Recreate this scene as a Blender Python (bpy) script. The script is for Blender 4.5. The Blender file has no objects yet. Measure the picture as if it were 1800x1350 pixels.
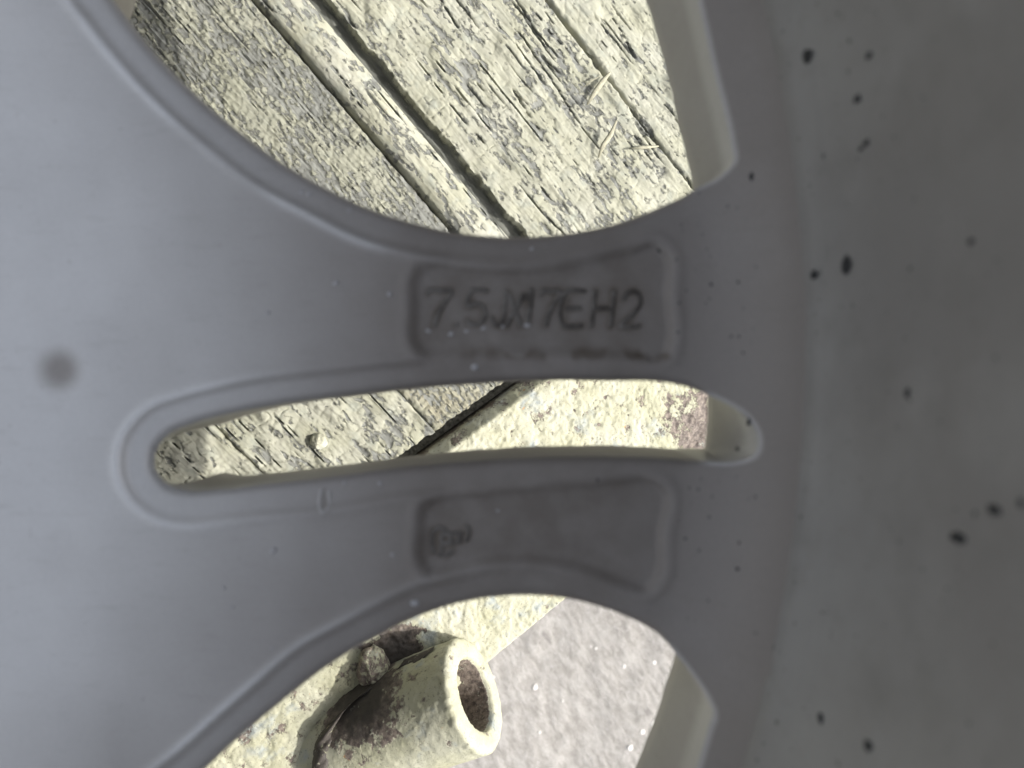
import bpy, math, random
import numpy as np
from mathutils import Matrix, Vector
from mathutils.geometry import delaunay_2d_cdt

# ------------------------------------------------------------------ scale, camera, light
S = 8.5e-5                       # metres per photo pixel on the back face of the wheel
FPX = 1350.0
H = FPX * S                      # camera height over the back face of the wheel
Z0 = -0.152                      # depth of the bench below the wheel at the picture centre
TILT = math.radians(15.8)        # wheel leans on the bench by this much
scene = bpy.context.scene
COL = scene.collection
# the wheel frame -> world (bench horizontal, asphalt at z = 0)
ROT = Matrix.Rotation(-TILT, 4, 'Y')
WORLD = Matrix.Translation((0, 0, 0.52)) @ ROT

cam_d = bpy.data.cameras.new('camera')
cam = bpy.data.objects.new('camera', cam_d)
COL.objects.link(cam)
scene.camera = cam
cam_d.sensor_width = 36.0
cam_d.lens = 36.0 * FPX / 1800.0
cam_d.clip_start = 0.005
cam_d.clip_end = 100
cam_d.dof.use_dof = True
cam_d.dof.focus_distance = H - Z0 - 0.015
cam_d.dof.aperture_fstop = cam_d.lens / 1.5
cam.matrix_world = WORLD @ Matrix.Translation((0, 0, H))

SUN_AZ = math.radians(-6)       # towards the lower right of the picture
SUN_EL = math.radians(27)
sd = Vector((math.cos(SUN_EL) * math.cos(SUN_AZ), math.cos(SUN_EL) * math.sin(SUN_AZ), math.sin(SUN_EL)))
sdw = (ROT.to_3x3() @ sd).normalized()
sun_d = bpy.data.lights.new('sun', 'SUN')
sun_d.energy = 2.75
sun_d.angle = math.radians(0.5)
sun_d.color = (1.0, 0.96, 0.9)
sun = bpy.data.objects.new('sun', sun_d)
COL.objects.link(sun)
sun.rotation_euler = sdw.to_track_quat('Z', 'Y').to_euler()
sun.location = (1, -1, 2)

world = bpy.data.worlds.new('World')
scene.world = world
world.use_nodes = True
wn = world.node_tree.nodes
wl = world.node_tree.links
sky = wn.new('ShaderNodeTexSky')
sky.sky_type = 'NISHITA'
sky.sun_disc = False
sky.sun_elevation = math.asin(sdw.z)
sky.sun_rotation = math.atan2(sdw.x, sdw.y)
bg = wn['Background']
bg.inputs['Strength'].default_value = 0.15
sky.dust_density = 4.0
sky.ozone_density = 0.5
hs = wn.new('ShaderNodeHueSaturation')          # thin white cloud over the blue
hs.inputs['Saturation'].default_value = 0.36
wl.new(sky.outputs[0], hs.inputs['Color'])
wl.new(hs.outputs[0], bg.inputs['Color'])

scene.view_settings.view_transform = 'Standard'
scene.view_settings.look = 'None'
scene.view_settings.gamma = 1.0
scene.view_settings.exposure = 1.02
scene.cycles.max_bounces = 8
scene.cycles.diffuse_bounces = 5

# ------------------------------------------------------------------ numpy noise
rng = np.random.RandomState(7)
_perm = rng.permutation(512)
_perm = np.concatenate([_perm, _perm, _perm])
_ang = rng.rand(512) * 2 * np.pi
_gx, _gy = np.cos(_ang), np.sin(_ang)

def gn(x, y, seed=0):
    x = np.asarray(x, float) + seed * 17.31
    y = np.asarray(y, float) + seed * 9.73
    xi = np.floor(x).astype(int); yi = np.floor(y).astype(int)
    xf = x - xi; yf = y - yi
    u = xf * xf * xf * (xf * (xf * 6 - 15) + 10)
    v = yf * yf * yf * (yf * (yf * 6 - 15) + 10)
    def g(ix, iy, dx, dy):
        h = _perm[(_perm[ix & 511] + iy) & 511] & 511
        return _gx[h] * dx + _gy[h] * dy
    a = g(xi, yi, xf, yf); b = g(xi + 1, yi, xf - 1, yf)
    c = g(xi, yi + 1, xf, yf - 1); d = g(xi + 1, yi + 1, xf - 1, yf - 1)
    return ((a + (b - a) * u) * (1 - v) + (c + (d - c) * u) * v) * 1.4

def fbm(x, y, oct=4, seed=0, gain=0.5):
    t = 0; a = 1; n = 0
    for o in range(oct):
        t = t + a * gn(x * 2 ** o, y * 2 ** o, seed + o * 3)
        n += a; a *= gain
    return t / n

def sst(a, b, x):
    t = np.clip((x - a) / (b - a), 0, 1)
    return t * t * (3 - 2 * t)

# ------------------------------------------------------------------ helpers
THINGS = []
def tag(o, label, cat, group=None):
    o['label'] = label; o['category'] = cat
    if group: o['group'] = group

def empty(name, loc, label, cat, group=None):
    o = bpy.data.objects.new(name, None)
    o.empty_display_size = 0.02
    COL.objects.link(o)
    o.matrix_world = Matrix.Translation(loc)
    tag(o, label, cat, group)
    THINGS.append(o)
    return o

def mesh_obj(name, verts, faces, mat, parent=None, smooth=True, attrs=None, M=None, sharp=None):
    me = bpy.data.meshes.new(name)
    if isinstance(verts, np.ndarray):
        verts = verts.tolist()
    me.from_pydata(verts, [], faces if not isinstance(faces, np.ndarray) else faces.tolist())
    me.update()
    if smooth:
        me.polygons.foreach_set('use_smooth', [True] * len(me.polygons))
    if sharp:
        me.set_sharp_from_angle(angle=math.radians(sharp))
    if attrs:
        for k, v in attrs.items():
            at = me.attributes.new(k, 'FLOAT', 'POINT')
            at.data.foreach_set('value', np.asarray(v, dtype=np.float32))
    me.materials.append(mat)
    o = bpy.data.objects.new(name, me)
    COL.objects.link(o)
    if parent is not None:
        o.parent = parent
        o.matrix_parent_inverse = Matrix.Identity(4)
        base = parent_world(parent).inverted()
        o.matrix_basis = base @ (M if M is not None else Matrix.Identity(4))
    else:
        o.matrix_basis = M if M is not None else Matrix.Identity(4)
        THINGS.append(o)
    return o

def parent_world(o):
    m = o.matrix_basis.copy()
    if o.parent: m = parent_world(o.parent) @ m
    return m

def grid_faces(nx, ny):
    i = np.arange(nx - 1)[:, None]; j = np.arange(ny - 1)[None, :]
    a = (i * ny + j).ravel()
    return np.stack([a, a + ny, a + ny + 1, a + 1], 1)

def catmull(P, closed=True, step=6.0):
    P = np.asarray(P, float); n = len(P); out = []
    rngi = range(n) if closed else range(n - 1)
    for i in rngi:
        if closed:
            p0, p1, p2, p3 = P[(i - 1) % n], P[i], P[(i + 1) % n], P[(i + 2) % n]
        else:
            p1, p2 = P[i], P[i + 1]
            p0 = P[i - 1] if i else 2 * p1 - p2
            p3 = P[i + 2] if i + 2 < n else 2 * p2 - p1
        d1 = max(np.linalg.norm(p1 - p0), 1e-6) ** .5
        d2 = max(np.linalg.norm(p2 - p1), 1e-6) ** .5
        d3 = max(np.linalg.norm(p3 - p2), 1e-6) ** .5
        m1 = (p2 - p1) + d2 * ((p1 - p0) / d1 ** 1 - (p2 - p0) / (d1 + d2)) * 0 + 0
        # centripetal tangents
        t1 = (p1 - p0) / d1 ** 2 - (p2 - p0) / (d1 ** 2 + d2 ** 2) + (p2 - p1) / d2 ** 2
        t2 = (p2 - p1) / d2 ** 2 - (p3 - p1) / (d2 ** 2 + d3 ** 2) + (p3 - p2) / d3 ** 2
        t1 = t1 * d2 ** 2; t2 = t2 * d2 ** 2
        k = max(2, int(round(np.linalg.norm(p2 - p1) / step)))
        for q in range(k):
            t = q / k
            h00 = 2 * t ** 3 - 3 * t ** 2 + 1; h10 = t ** 3 - 2 * t ** 2 + t
            h01 = -2 * t ** 3 + 3 * t ** 2; h11 = t ** 3 - t ** 2
            out.append(h00 * p1 + h10 * t1 + h01 * p2 + h11 * t2)
    if not closed: out.append(P[-1])
    return np.array(out)

def resample(P, step):
    Q = np.vstack([P, P[:1]])
    L = np.concatenate([[0], np.cumsum(np.linalg.norm(np.diff(Q, axis=0), axis=1))])
    n = max(8, int(round(L[-1] / step)))
    t = np.linspace(0, L[-1], n, endpoint=False)
    return np.stack([np.interp(t, L, Q[:, 0]), np.interp(t, L, Q[:, 1])], 1)

def inside(poly, pts):
    x, y = pts[:, 0], pts[:, 1]
    r = np.zeros(len(pts), bool)
    x0, y0 = poly[:, 0], poly[:, 1]
    x1, y1 = np.roll(x0, -1), np.roll(y0, -1)
    for a, b, c, d in zip(x0, y0, x1, y1):
        if b == d: continue
        r ^= ((b > y) != (d > y)) & (x < (c - a) * (y - b) / (d - b) + a)
    return r

def mindist(pts, targ, chunk=4000):
    out = np.empty(len(pts))
    for i in range(0, len(pts), chunk):
        p = pts[i:i + chunk]
        d = (p[:, 0:1] - targ[None, :, 0]) ** 2 + (p[:, 1:2] - targ[None, :, 1]) ** 2
        out[i:i + chunk] = np.sqrt(d.min(1))
    return out

# ------------------------------------------------------------------ materials
class NT:
    def __init__(s, name):
        s.m = bpy.data.materials.new(name); s.m.use_nodes = True
        s.t = s.m.node_tree; s.n = s.t.nodes; s.l = s.t.links
        s.b = s.n['Principled BSDF']
    def node(s, typ, **kw):
        n = s.n.new(typ)
        for k, v in kw.items():
            if k.startswith('i_'):
                key = k[2:]
                n.inputs[int(key) if key.isdigit() else key.replace('_', ' ')].default_value = v
            else: setattr(n, k, v)
        return n
    def link(s, a, b): s.l.new(a, b)
    def coord(s, scale=(1, 1, 1)):
        tc = s.node('ShaderNodeTexCoord'); mp = s.node('ShaderNodeMapping')
        mp.inputs['Scale'].default_value = scale
        s.link(tc.outputs['Object'], mp.inputs['Vector'])
        return mp.outputs[0]
    def noise(s, vec, scale, detail=4, rough=.55):
        n = s.node('ShaderNodeTexNoise')
        n.inputs['Scale'].default_value = scale; n.inputs['Detail'].default_value = detail
        n.inputs['Roughness'].default_value = rough
        s.link(vec, n.inputs['Vector']); return n.outputs['Fac']
    def ramp(s, fac, a, b, ca=(0, 0, 0, 1), cb=(1, 1, 1, 1)):
        r = s.node('ShaderNodeValToRGB')
        r.color_ramp.elements[0].position = a; r.color_ramp.elements[0].color = ca
        r.color_ramp.elements[1].position = b; r.color_ramp.elements[1].color = cb
        s.link(fac, r.inputs[0]); return r.outputs[0]
    def mix(s, f, a, b, blend='MIX'):
        m = s.node('ShaderNodeMix', data_type='RGBA', blend_type=blend)
        for v, k in ((f, 0), (a, 6), (b, 7)):
            if isinstance(v, (int, float, tuple)): m.inputs[k].default_value = v
            else: s.link(v, m.inputs[k])
        return m.outputs[2]
    def math(s, op, a, b=0.0, clamp=False):
        m = s.node('ShaderNodeMath', operation=op, use_clamp=clamp)
        for v, k in ((a, 0), (b, 1)):
            if isinstance(v, (int, float)): m.inputs[k].default_value = v
            else: s.link(v, m.inputs[k])
        return m.outputs[0]
    def attr(s, name):
        a = s.node('ShaderNodeAttribute', attribute_name=name); return a.outputs['Fac']
    def bump(s, h, dist, strength=1.0):
        b = s.node('ShaderNodeBump'); b.inputs['Distance'].default_value = dist
        b.inputs['Strength'].default_value = strength
        s.link(h, b.inputs['Height']); s.link(b.outputs[0], s.b.inputs['Normal'])
    def base(s, c):
        if isinstance(c, tuple): s.b.inputs['Base Color'].default_value = c
        else: s.link(c, s.b.inputs['Base Color'])
    def rough(s, v):
        if isinstance(v, (int, float)): s.b.inputs['Roughness'].default_value = v
        else: s.link(v, s.b.inputs['Roughness'])

def mat_wheel():
    m = NT('silver_wheel_lacquer')
    v = m.coord()
    big = m.noise(v, 28, 4)
    fine = m.noise(v, 420, 3)
    c = m.mix(m.ramp(big, .35, .7), (.53, .535, .54, 1), (.58, .585, .59, 1))
    # brake dust brown that also paints the shade falloff from hub to rim
    df = m.math('ADD', m.attr('dust_and_shade'), m.math('MULTIPLY', m.math('SUBTRACT', m.noise(v, 45, 5, .6), .5), .25), True)
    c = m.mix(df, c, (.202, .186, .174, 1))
    sp = m.ramp(m.noise(v, 900, 2), .70, .78)
    c = m.mix(m.math('MULTIPLY', sp, .35), c, (.16, .14, .12, 1))
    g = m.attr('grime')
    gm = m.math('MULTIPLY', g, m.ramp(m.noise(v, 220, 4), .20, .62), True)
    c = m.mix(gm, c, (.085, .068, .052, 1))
    c = m.mix(.5, c, m.mix(m.noise(v, 1900, 2), (.42, .42, .42, 1), (.58, .58, .58, 1)), 'OVERLAY')
    c = m.mix(m.math('MULTIPLY', m.ramp(m.noise(m.coord((1, 5, 1)), 140, 5, .7), .56, .74), .16), c, (.13, .12, .10, 1))
    m.base(c)
    m.link(m.math('SUBTRACT', .35, m.math('MULTIPLY', df, .27)), m.b.inputs['Metallic'])
    m.rough(m.math('ADD', m.math('ADD', m.math('MULTIPLY', g, .2), .38), m.math('MULTIPLY', df, .22)))
    m.link(m.math('MULTIPLY', m.math('SUBTRACT', 1.0, df), .25), m.b.inputs['Coat Weight'])
    m.b.inputs['Coat Roughness'].default_value = .25
    m.bump(m.math('ADD', m.math('MULTIPLY', fine, .35), m.noise(v, 90, 3)), .00012, .5)
    return m.m

def mat_barrel():
    m = NT('dusty_barrel_lacquer')
    v = m.coord()
    tc = m.node('ShaderNodeTexCoord')
    sp = m.node('ShaderNodeSeparateXYZ'); m.link(tc.outputs['Object'], sp.inputs[0])
    big = m.noise(v, 30, 5, .6)
    c = m.mix(m.ramp(big, .38, .66), (.205, .196, .185, 1), (.265, .260, .248, 1))
    c = m.mix(m.math('MULTIPLY', m.ramp(m.noise(v, 75, 5, .7), .52, .75), .35), c, (.135, .129, .117, 1))
    # turned rings left by the lathe
    w = m.node('ShaderNodeTexNoise', noise_dimensions='1D')
    w.inputs['Scale'].default_value = 900; w.inputs['Detail'].default_value = 3
    m.link(sp.outputs['Z'], w.inputs['W'])
    c = m.mix(m.math('MULTIPLY', m.ramp(w.outputs['Fac'], .4, .7), .12), c, (.22, .22, .22, 1))
    pin = m.ramp(m.noise(v, 1100, 2), .72, .77)
    c = m.mix(m.math('MULTIPLY', pin, .5), c, (.07, .065, .06, 1))
    m.base(c)
    m.b.inputs['Metallic'].default_value = .08
    m.rough(.60)
    m.bump(m.math('ADD', m.math('MULTIPLY', w.outputs['Fac'], .6), m.noise(v, 350, 3)), .00008, .6)
    return m.m

def mat_wood():
    m = NT('flaking_cream_paint_on_wood')
    v = m.coord((1, 1, 1)); vl = m.coord((.22, 1, 1))
    n1 = m.noise(vl, 1500, 4, .65)
    n2 = m.noise(v, 2600, 3, .6)
    p = m.math('ADD', m.attr('paint'), m.math('ADD', m.math('MULTIPLY', m.math('SUBTRACT', n1, .5), 1.0), m.math('MULTIPLY', m.math('SUBTRACT', n2, .5), .9)))
    mask = m.ramp(p, .36, .62)
    cream = m.mix(m.ramp(m.noise(v, 60, 4), .38, .66), (.37, .365, .275, 1), (.435, .43, .365, 1))
    cream = m.mix(m.ramp(m.noise(v, 150, 4), .55, .72), cream, (.32, .335, .29, 1))
    cream = m.mix(m.math('MULTIPLY', m.attr('tan'), .8), cream, (.29, .235, .14, 1))
    cream = m.mix(m.ramp(m.noise(v, 330, 5), .70, .78), cream, (.33, .24, .14, 1))
    cream = m.mix(m.attr('film'), cream, (.215, .218, .172, 1))
    wood = m.mix(m.ramp(m.noise(vl, 500, 4), .3, .7), (.115, .118, .108, 1), (.25, .255, .23, 1))
    wood = m.mix(m.math('MULTIPLY', m.attr('deep'), .7), wood, (.04, .042, .035, 1))
    m.base(m.mix(mask, wood, cream))
    m.rough(.85)
    m.b.inputs['Specular IOR Level'].default_value = .25
    m.bump(m.math('ADD', mask, m.math('MULTIPLY', n1, .8)), .00035, .9)
    return m.m

def mat_steel():
    m = NT('flaking_cream_paint_on_steel')
    v = m.coord()
    n1 = m.noise(v, 900, 4, .65); n2 = m.noise(v, 180, 5, .65); n3 = m.noise(v, 70, 4)
    p = m.math('ADD', m.attr('paint'), m.math('ADD', m.math('MULTIPLY', m.math('SUBTRACT', n1, .5), 1.1), m.math('MULTIPLY', m.math('SUBTRACT', n2, .5), 1.1)))
    mask = m.ramp(p, .38, .58)
    cream = m.mix(m.ramp(n3, .38, .66), (.335, .33, .225, 1), (.40, .395, .305, 1))
    cream = m.mix(m.ramp(m.noise(v, 120, 5), .57, .70), cream, (.27, .295, .28, 1))
    cream = m.mix(m.ramp(m.noise(v, 210, 3), .69, .73), cream, (.42, .24, .10, 1))
    cream = m.mix(m.math('MULTIPLY', m.ramp(m.noise(v, 1400, 3), .60, .68), .6), cream, (.12, .12, .10, 1))
    rust = m.mix(m.ramp(m.noise(v, 600, 5, .7), .38, .62), (.075, .058, .05, 1), (.235, .195, .16, 1))
    rust = m.mix(m.attr('deep'), rust, (.028, .024, .020, 1))
    m.base(m.mix(mask, rust, cream))
    m.rough(.7)
    m.bump(m.math('ADD', mask, m.math('MULTIPLY', n1, .9)), .0003, .8)
    return m.m

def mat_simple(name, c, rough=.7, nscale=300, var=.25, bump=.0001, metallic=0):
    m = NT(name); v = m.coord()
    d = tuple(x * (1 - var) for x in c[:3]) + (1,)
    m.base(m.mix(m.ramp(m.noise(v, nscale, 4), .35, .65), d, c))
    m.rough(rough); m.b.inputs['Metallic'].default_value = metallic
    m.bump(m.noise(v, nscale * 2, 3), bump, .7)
    return m.m

def mat_asphalt():
    m = NT('worn_asphalt')
    v = m.coord()
    mp = m.node('ShaderNodeMapping'); mp.inputs['Scale'].default_value = (.5, 1.2, 1)
    m0 = m.node('ShaderNodeMapping'); m0.inputs['Rotation'].default_value = (0, 0, math.radians(60))
    tc = m.node('ShaderNodeTexCoord'); m.link(tc.outputs['Object'], m0.inputs['Vector']); m.link(m0.outputs[0], mp.inputs['Vector'])
    st = m.noise(mp.outputs[0], 120, 8, .78)
    c = m.mix(m.ramp(st, .40, .60), (.20, .189, .174, 1), (.325, .312, .293, 1))
    c = m.mix(m.ramp(m.noise(mp.outputs[0], 60, 4), .64, .74), c, (.165, .155, .145, 1))
    c = m.mix(m.ramp(m.noise(v, 500, 3), .60, .75), c, (.38, .365, .36, 1))
    m.base(c); m.rough(.9)
    m.bump(st, .003, .8)
    return m.m

M_WHEEL = mat_wheel(); M_BARREL = mat_barrel(); M_WOOD = mat_wood(); M_STEEL = mat_steel()
M_GRIME = mat_simple('dirty_cast_lettering', (.20, .18, .16, 1), .6, 900, .6)
M_NIB = mat_simple('glossy_lacquer_bead', (.36, .36, .37, 1), .22, 400, .05, 0)
M_TAR = mat_simple('black_tar_speck', (.022, .024, .026, 1), .6, 900, .4)
M_STRAW = mat_simple('dry_straw', (.36, .345, .25, 1), .7, 700, .35)
M_ASPH = mat_asphalt()
M_PEB = mat_simple('pale_pebble', (.62, .60, .57, 1), .8, 120, .2)
M_BLACK = mat_simple('crack_shade_grey', (.17, .165, .14, 1), .9, 700, .7, .0006)  # for the strip added to darken the crack at the plank ends

# ------------------------------------------------------------------ wheel
UC, VC = -970.0, 615.0                     # wheel centre, photo pixels
def rotp(P, k):
    a = math.radians(72 * k); P = np.asarray(P, float) - (UC, VC)
    return np.stack([P[:, 0] * math.cos(a) - P[:, 1] * math.sin(a) + UC,
                     P[:, 0] * math.sin(a) + P[:, 1] * math.cos(a) + VC], 1)

slot = catmull([(265, 790), (285, 766), (330, 746), (400, 727), (500, 709), (600, 697), (700, 685), (800, 676), (900, 670),
                (1000, 667), (1100, 668), (1180, 673), (1240, 688), (1290, 708), (1325, 735), (1338, 765), (1332, 798),
                (1305, 811), (1250, 812), (1150, 806), (1000, 805), (850, 812), (700, 825), (550, 845), (450, 856),
                (380, 864), (320, 866), (285, 855), (263, 828)])
low_edge = [(1230, 1350), (1257, 1262), (1263, 1243), (1255, 1220), (1235, 1190), (1190, 1140), (1140, 1108), (1090, 1085), (1000, 1059), (920, 1053),
            (830, 1062), (740, 1088), (650, 1132), (560, 1187), (480, 1250), (400, 1318), (330, 1382), (260, 1432), (160, 1460), (80, 1468), (10, 1490)]
top_edge = [(200, 5), (270, 92), (340, 162), (420, 229), (490, 280), (560, 321), (640, 359), (720, 386), (800, 404), (890, 412),
            (980, 408), (1060, 395), (1120, 377), (1180, 352), (1240, 327), (1285, 306), (1303, 285), (1300, 262), (1270, 130)]
te = rotp(top_edge, 1)
# arc along the rim between the two
def polar(p): return math.hypot(p[0] - UC, p[1] - VC), math.atan2(p[1] - VC, p[0] - UC)
r0_, a0_ = polar(te[-1]); r1_, a1_ = polar(low_edge[0])
arc = [(UC + (r0_ + (r1_ - r0_) * t) * math.cos(a0_ + (a1_ - a0_) * t), VC + (r0_ + (r1_ - r0_) * t) * math.sin(a0_ + (a1_ - a0_) * t)) for t in np.linspace(0, 1, 14)[1:-1]]
big = catmull(low_edge + te.tolist() + arc)

def hero(k_poly):  # does this outline reach the photographed area
    return ((k_poly[:, 0] > -250) & (k_poly[:, 0] < 1500) & (k_poly[:, 1] > -300) & (k_poly[:, 1] < 1600)).any()
loops = []
for k in range(5):
    for kind, base in (('slot', slot), ('big', big)):
        P = rotp(base, k)
        rel = P - (UC, VC); rl = np.hypot(rel[:, 0], rel[:, 1])
        P = P - rel / rl[:, None] * (19 * sst(2170, 2255, rl))[:, None]
        loops.append((kind, k, resample(P, 5.5 if hero(P) else 22)))
bore = np.array([(UC + 395 * math.cos(a), VC + 395 * math.sin(a)) for a in np.linspace(0, 2 * math.pi, 90, endpoint=False)])
loops.append(('bore', 0, bore))
for k in range(5):
    a = math.radians(72 * k + 38)
    c = (UC + 665 * math.cos(a), VC + 665 * math.sin(a))
    loops.append(('lug', k, np.array([(c[0] + 82 * math.cos(t), c[1] + 82 * math.sin(t)) for t in np.linspace(0, 2 * math.pi, 32, endpoint=False)])))

def signed_area(P):
    return .5 * np.sum(P[:, 0] * np.roll(P[:, 1], -1) - np.roll(P[:, 0], -1) * P[:, 1])

def out_normals(P):      # pointing from the window into the metal
    t = np.roll(P, -1, 0) - np.roll(P, 1, 0)
    t /= np.linalg.norm(t, axis=1)[:, None] + 1e-9
    n = np.stack([t[:, 1], -t[:, 0]], 1)
    if signed_area(P) < 0: n = -n
    return n

R_OUT = 2345.0
pts = []; owner = []
polys = []
for li, (kind, k, P) in enumerate(loops):
    polys.append(P)
    pts.append(P); owner += [li] * len(P)
allb = np.vstack([resample(P, 4) if (P[:, 0].max() > -250 and len(P) > 0) else P for P in polys])
OFFS = [2.5, 5.5, 9, 13, 18, 25, 33]
extra = []
for li, (kind, k, P) in enumerate(loops):
    n = out_normals(P)
    for o in (OFFS if hero(P) and kind in ('slot', 'big') else OFFS[1::2]):
        Q = P + n * o
        extra.append(Q)
extra = np.vstack(extra)
rr = np.hypot(extra[:, 0] - UC, extra[:, 1] - VC)
extra = extra[rr < R_OUT - 12]
de = mindist(extra, allb)
# keep an offset point only where it is really that far from every edge
nn = []
off_of = []
for li, (kind, k, P) in enumerate(loops):
    for o in (OFFS if hero(P) and kind in ('slot', 'big') else OFFS[1::2]):
        off_of += [o] * len(P)
off_of = np.array(off_of)[rr < R_OUT - 12]
extra = extra[de > off_of - 1.6]
STEP = 6.0
gx, gy = np.meshgrid(np.arange(-120, 1420, STEP), np.arange(-60, 1410, STEP), indexing='ij')
gx = gx + (np.arange(gx.shape[1]) % 2)[None, :] * STEP * .5
G = np.stack([gx.ravel(), gy.ravel()], 1)
gx, gy = np.meshgrid(np.arange(-3330, 1400, 28.0), np.arange(-1750, 2980, 28.0), indexing='ij')
gx = gx + (np.arange(gx.shape[1]) % 2)[None, :] * 14
C = np.stack([gx.ravel(), gy.ravel()], 1)
C = C[~((C[:, 0] > -135) & (C[:, 0] < 1432) & (C[:, 1] > -75) & (C[:, 1] < 1425))]
G = np.vstack([G, C])
rr = np.hypot(G[:, 0] - UC, G[:, 1] - VC)
G = G[rr < R_OUT - 8]
keep = mindist(G, allb) > 36
G = G[keep]
ins = np.zeros(len(G), bool)
for P in polys: ins |= inside(P, G)
G = G[~ins]
ins = np.zeros(len(extra), bool)
for P in polys: ins |= inside(P, extra)
extra = extra[~ins]
angs = np.linspace(0, 2 * math.pi, 1400, endpoint=False)
ring = np.stack([UC + R_OUT * np.cos(angs), VC + R_OUT * np.sin(angs)], 1)
nb = sum(len(P) for P in polys)
V2 = np.vstack(polys + [ring, extra, G])
edges = []
i0 = 0
for P in polys:
    n = len(P)
    edges += [(i0 + i, i0 + (i + 1) % n) for i in range(n)]
    i0 += n
n = len(ring); edges += [(i0 + i, i0 + (i + 1) % n) for i in range(n)]
vs, es, fs, ov, oe, of = delaunay_2d_cdt([Vector(p) for p in (V2 * .001).tolist()], edges, [], 0, 1e-7)
vs = np.array([(v[0], v[1]) for v in vs]) * 1000
F = np.array([f for f in fs if len(f) == 3])
cen = vs[F].mean(1)
bad = np.zeros(len(F), bool)
for P in polys: bad |= inside(P, cen)
F = F[~bad]
a = vs[F[:, 0]]; b = vs[F[:, 1]]; c = vs[F[:, 2]]
ar = (b[:, 0] - a[:, 0]) * (c[:, 1] - a[:, 1]) - (b[:, 1] - a[:, 1]) * (c[:, 0] - a[:, 0])
F[ar > 0] = F[ar > 0][:, ::-1]       # v runs down, so this makes +Z normals

# distances for the relief
def kind_dist(pts, kinds):
    T = np.vstack([resample(P, 4) if hero(P) else P for (kd, k, P) in loops if kd in kinds])
    return mindist(pts, T)
d_win = kind_dist(vs, ('big',)); d_slot = kind_dist(vs, ('slot',)); d_hub = kind_dist(vs, ('bore', 'lug'))
dall = np.minimum(np.minimum(d_win, d_slot), d_hub)

pock1 = catmull([(738, 476), (760, 468), (850, 474), (950, 473), (1040, 457), (1110, 441), (1155, 432), (1170, 445), (1174, 520),
                 (1178, 600), (1170, 624), (1100, 624), (1000, 620), (900, 620), (800, 624), (745, 622), (731, 605), (729, 540), (731, 490)], step=5)
pock2 = catmull([(752, 886), (770, 877), (850, 866), (950, 858), (1060, 852), (1150, 850), (1166, 862), (1162, 940), (1153, 1020), (1140, 1036),
                 (1100, 1028), (1040, 1004), (980, 990), (920, 986), (850, 991), (790, 1004), (755, 1008), (742, 990), (741, 930), (743, 900)], step=5)
def sd_poly(pts, P):
    d = mindist(pts, P); return np.where(inside(P, pts), -d, d)

def relief(P2):
    """height in px above the back plane and grime, away from edges"""
    return None
# sector fold so that all five spoke pairs carry the same pockets
th = np.arctan2(vs[:, 1] - VC, vs[:, 0] - UC)
kk = np.round((th - math.radians(5)) / math.radians(72))
fold = np.empty_like(vs)
ca, sa = np.cos(-kk * math.radians(72)), np.sin(-kk * math.radians(72))
fold[:, 0] = (vs[:, 0] - UC) * ca - (vs[:, 1] - VC) * sa + UC
fold[:, 1] = (vs[:, 0] - UC) * sa + (vs[:, 1] - VC) * ca + VC
s1 = sd_poly(fold, pock1); s2 = sd_poly(fold, pock2)
r = np.hypot(vs[:, 0] - UC, vs[:, 1] - VC)
u, v = fold[:, 0], fold[:, 1]
h = np.zeros(len(vs))
# hub pad rises towards the camera, spokes sweep up into the barrel
h += 30 * sst(1150, 780, r)
xf = np.clip(r - 2170, 0, 175.5)
h += 190 - np.sqrt(190 ** 2 - xf ** 2)
# stepped borders round the openings
fade_out = sst(2060, 1830, r)
wob = 5 * gn(vs[:, 0] * .006, vs[:, 1] * .006, 4)
bead = lambda x, c_, w: np.exp(-((x - c_) / w) ** 2)
h -= (7.5 * (1 - sst(40, 62, d_win + wob)) - 3.5 * bead(d_win + wob, 63, 9)) * fade_out
h -= (8.5 * (1 - sst(36, 54, d_slot + wob)) - 3 * bead(d_slot + wob, 56, 9)) * fade_out
h -= 5.0 * (1 - sst(50, 115, d_win)) * (1 - fade_out)
h -= 9 * np.clip(1 - d_win / 45, 0, 1) ** 1.5
h -= 5 * np.clip(1 - d_slot / 38, 0, 1) ** 1.5
# cast pockets
rgt = sst(1100, 1145, u)
h -= 13 * (1 - sst(-12 + 6 * rgt, 13 - 6 * rgt, s1)) + 13 * (1 - sst(-12 + 6 * rgt, 13 - 6 * rgt, s2))
h += 2 * bead(s1, 17, 8) + 2 * bead(s2, 17, 8)
# rounded edge
R0 = 16.0 - 10.0 * sst(2180, 2230, r)
tt = np.clip(R0 - dall, 0, R0)
h -= np.where(dall < R0, R0 - np.sqrt(np.maximum(R0 ** 2 - tt ** 2, 0)), 0)
# soft casting waviness
h += 2.2 * fbm(vs[:, 0] * .008, vs[:, 1] * .008, 2, 2)
# shallow blurred pit at the left
dp = np.hypot(vs[:, 0] - 105, vs[:, 1] - 650)
h -= 5 * (1 - sst(2, 56, dp))
gr = np.zeros(len(vs))


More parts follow.
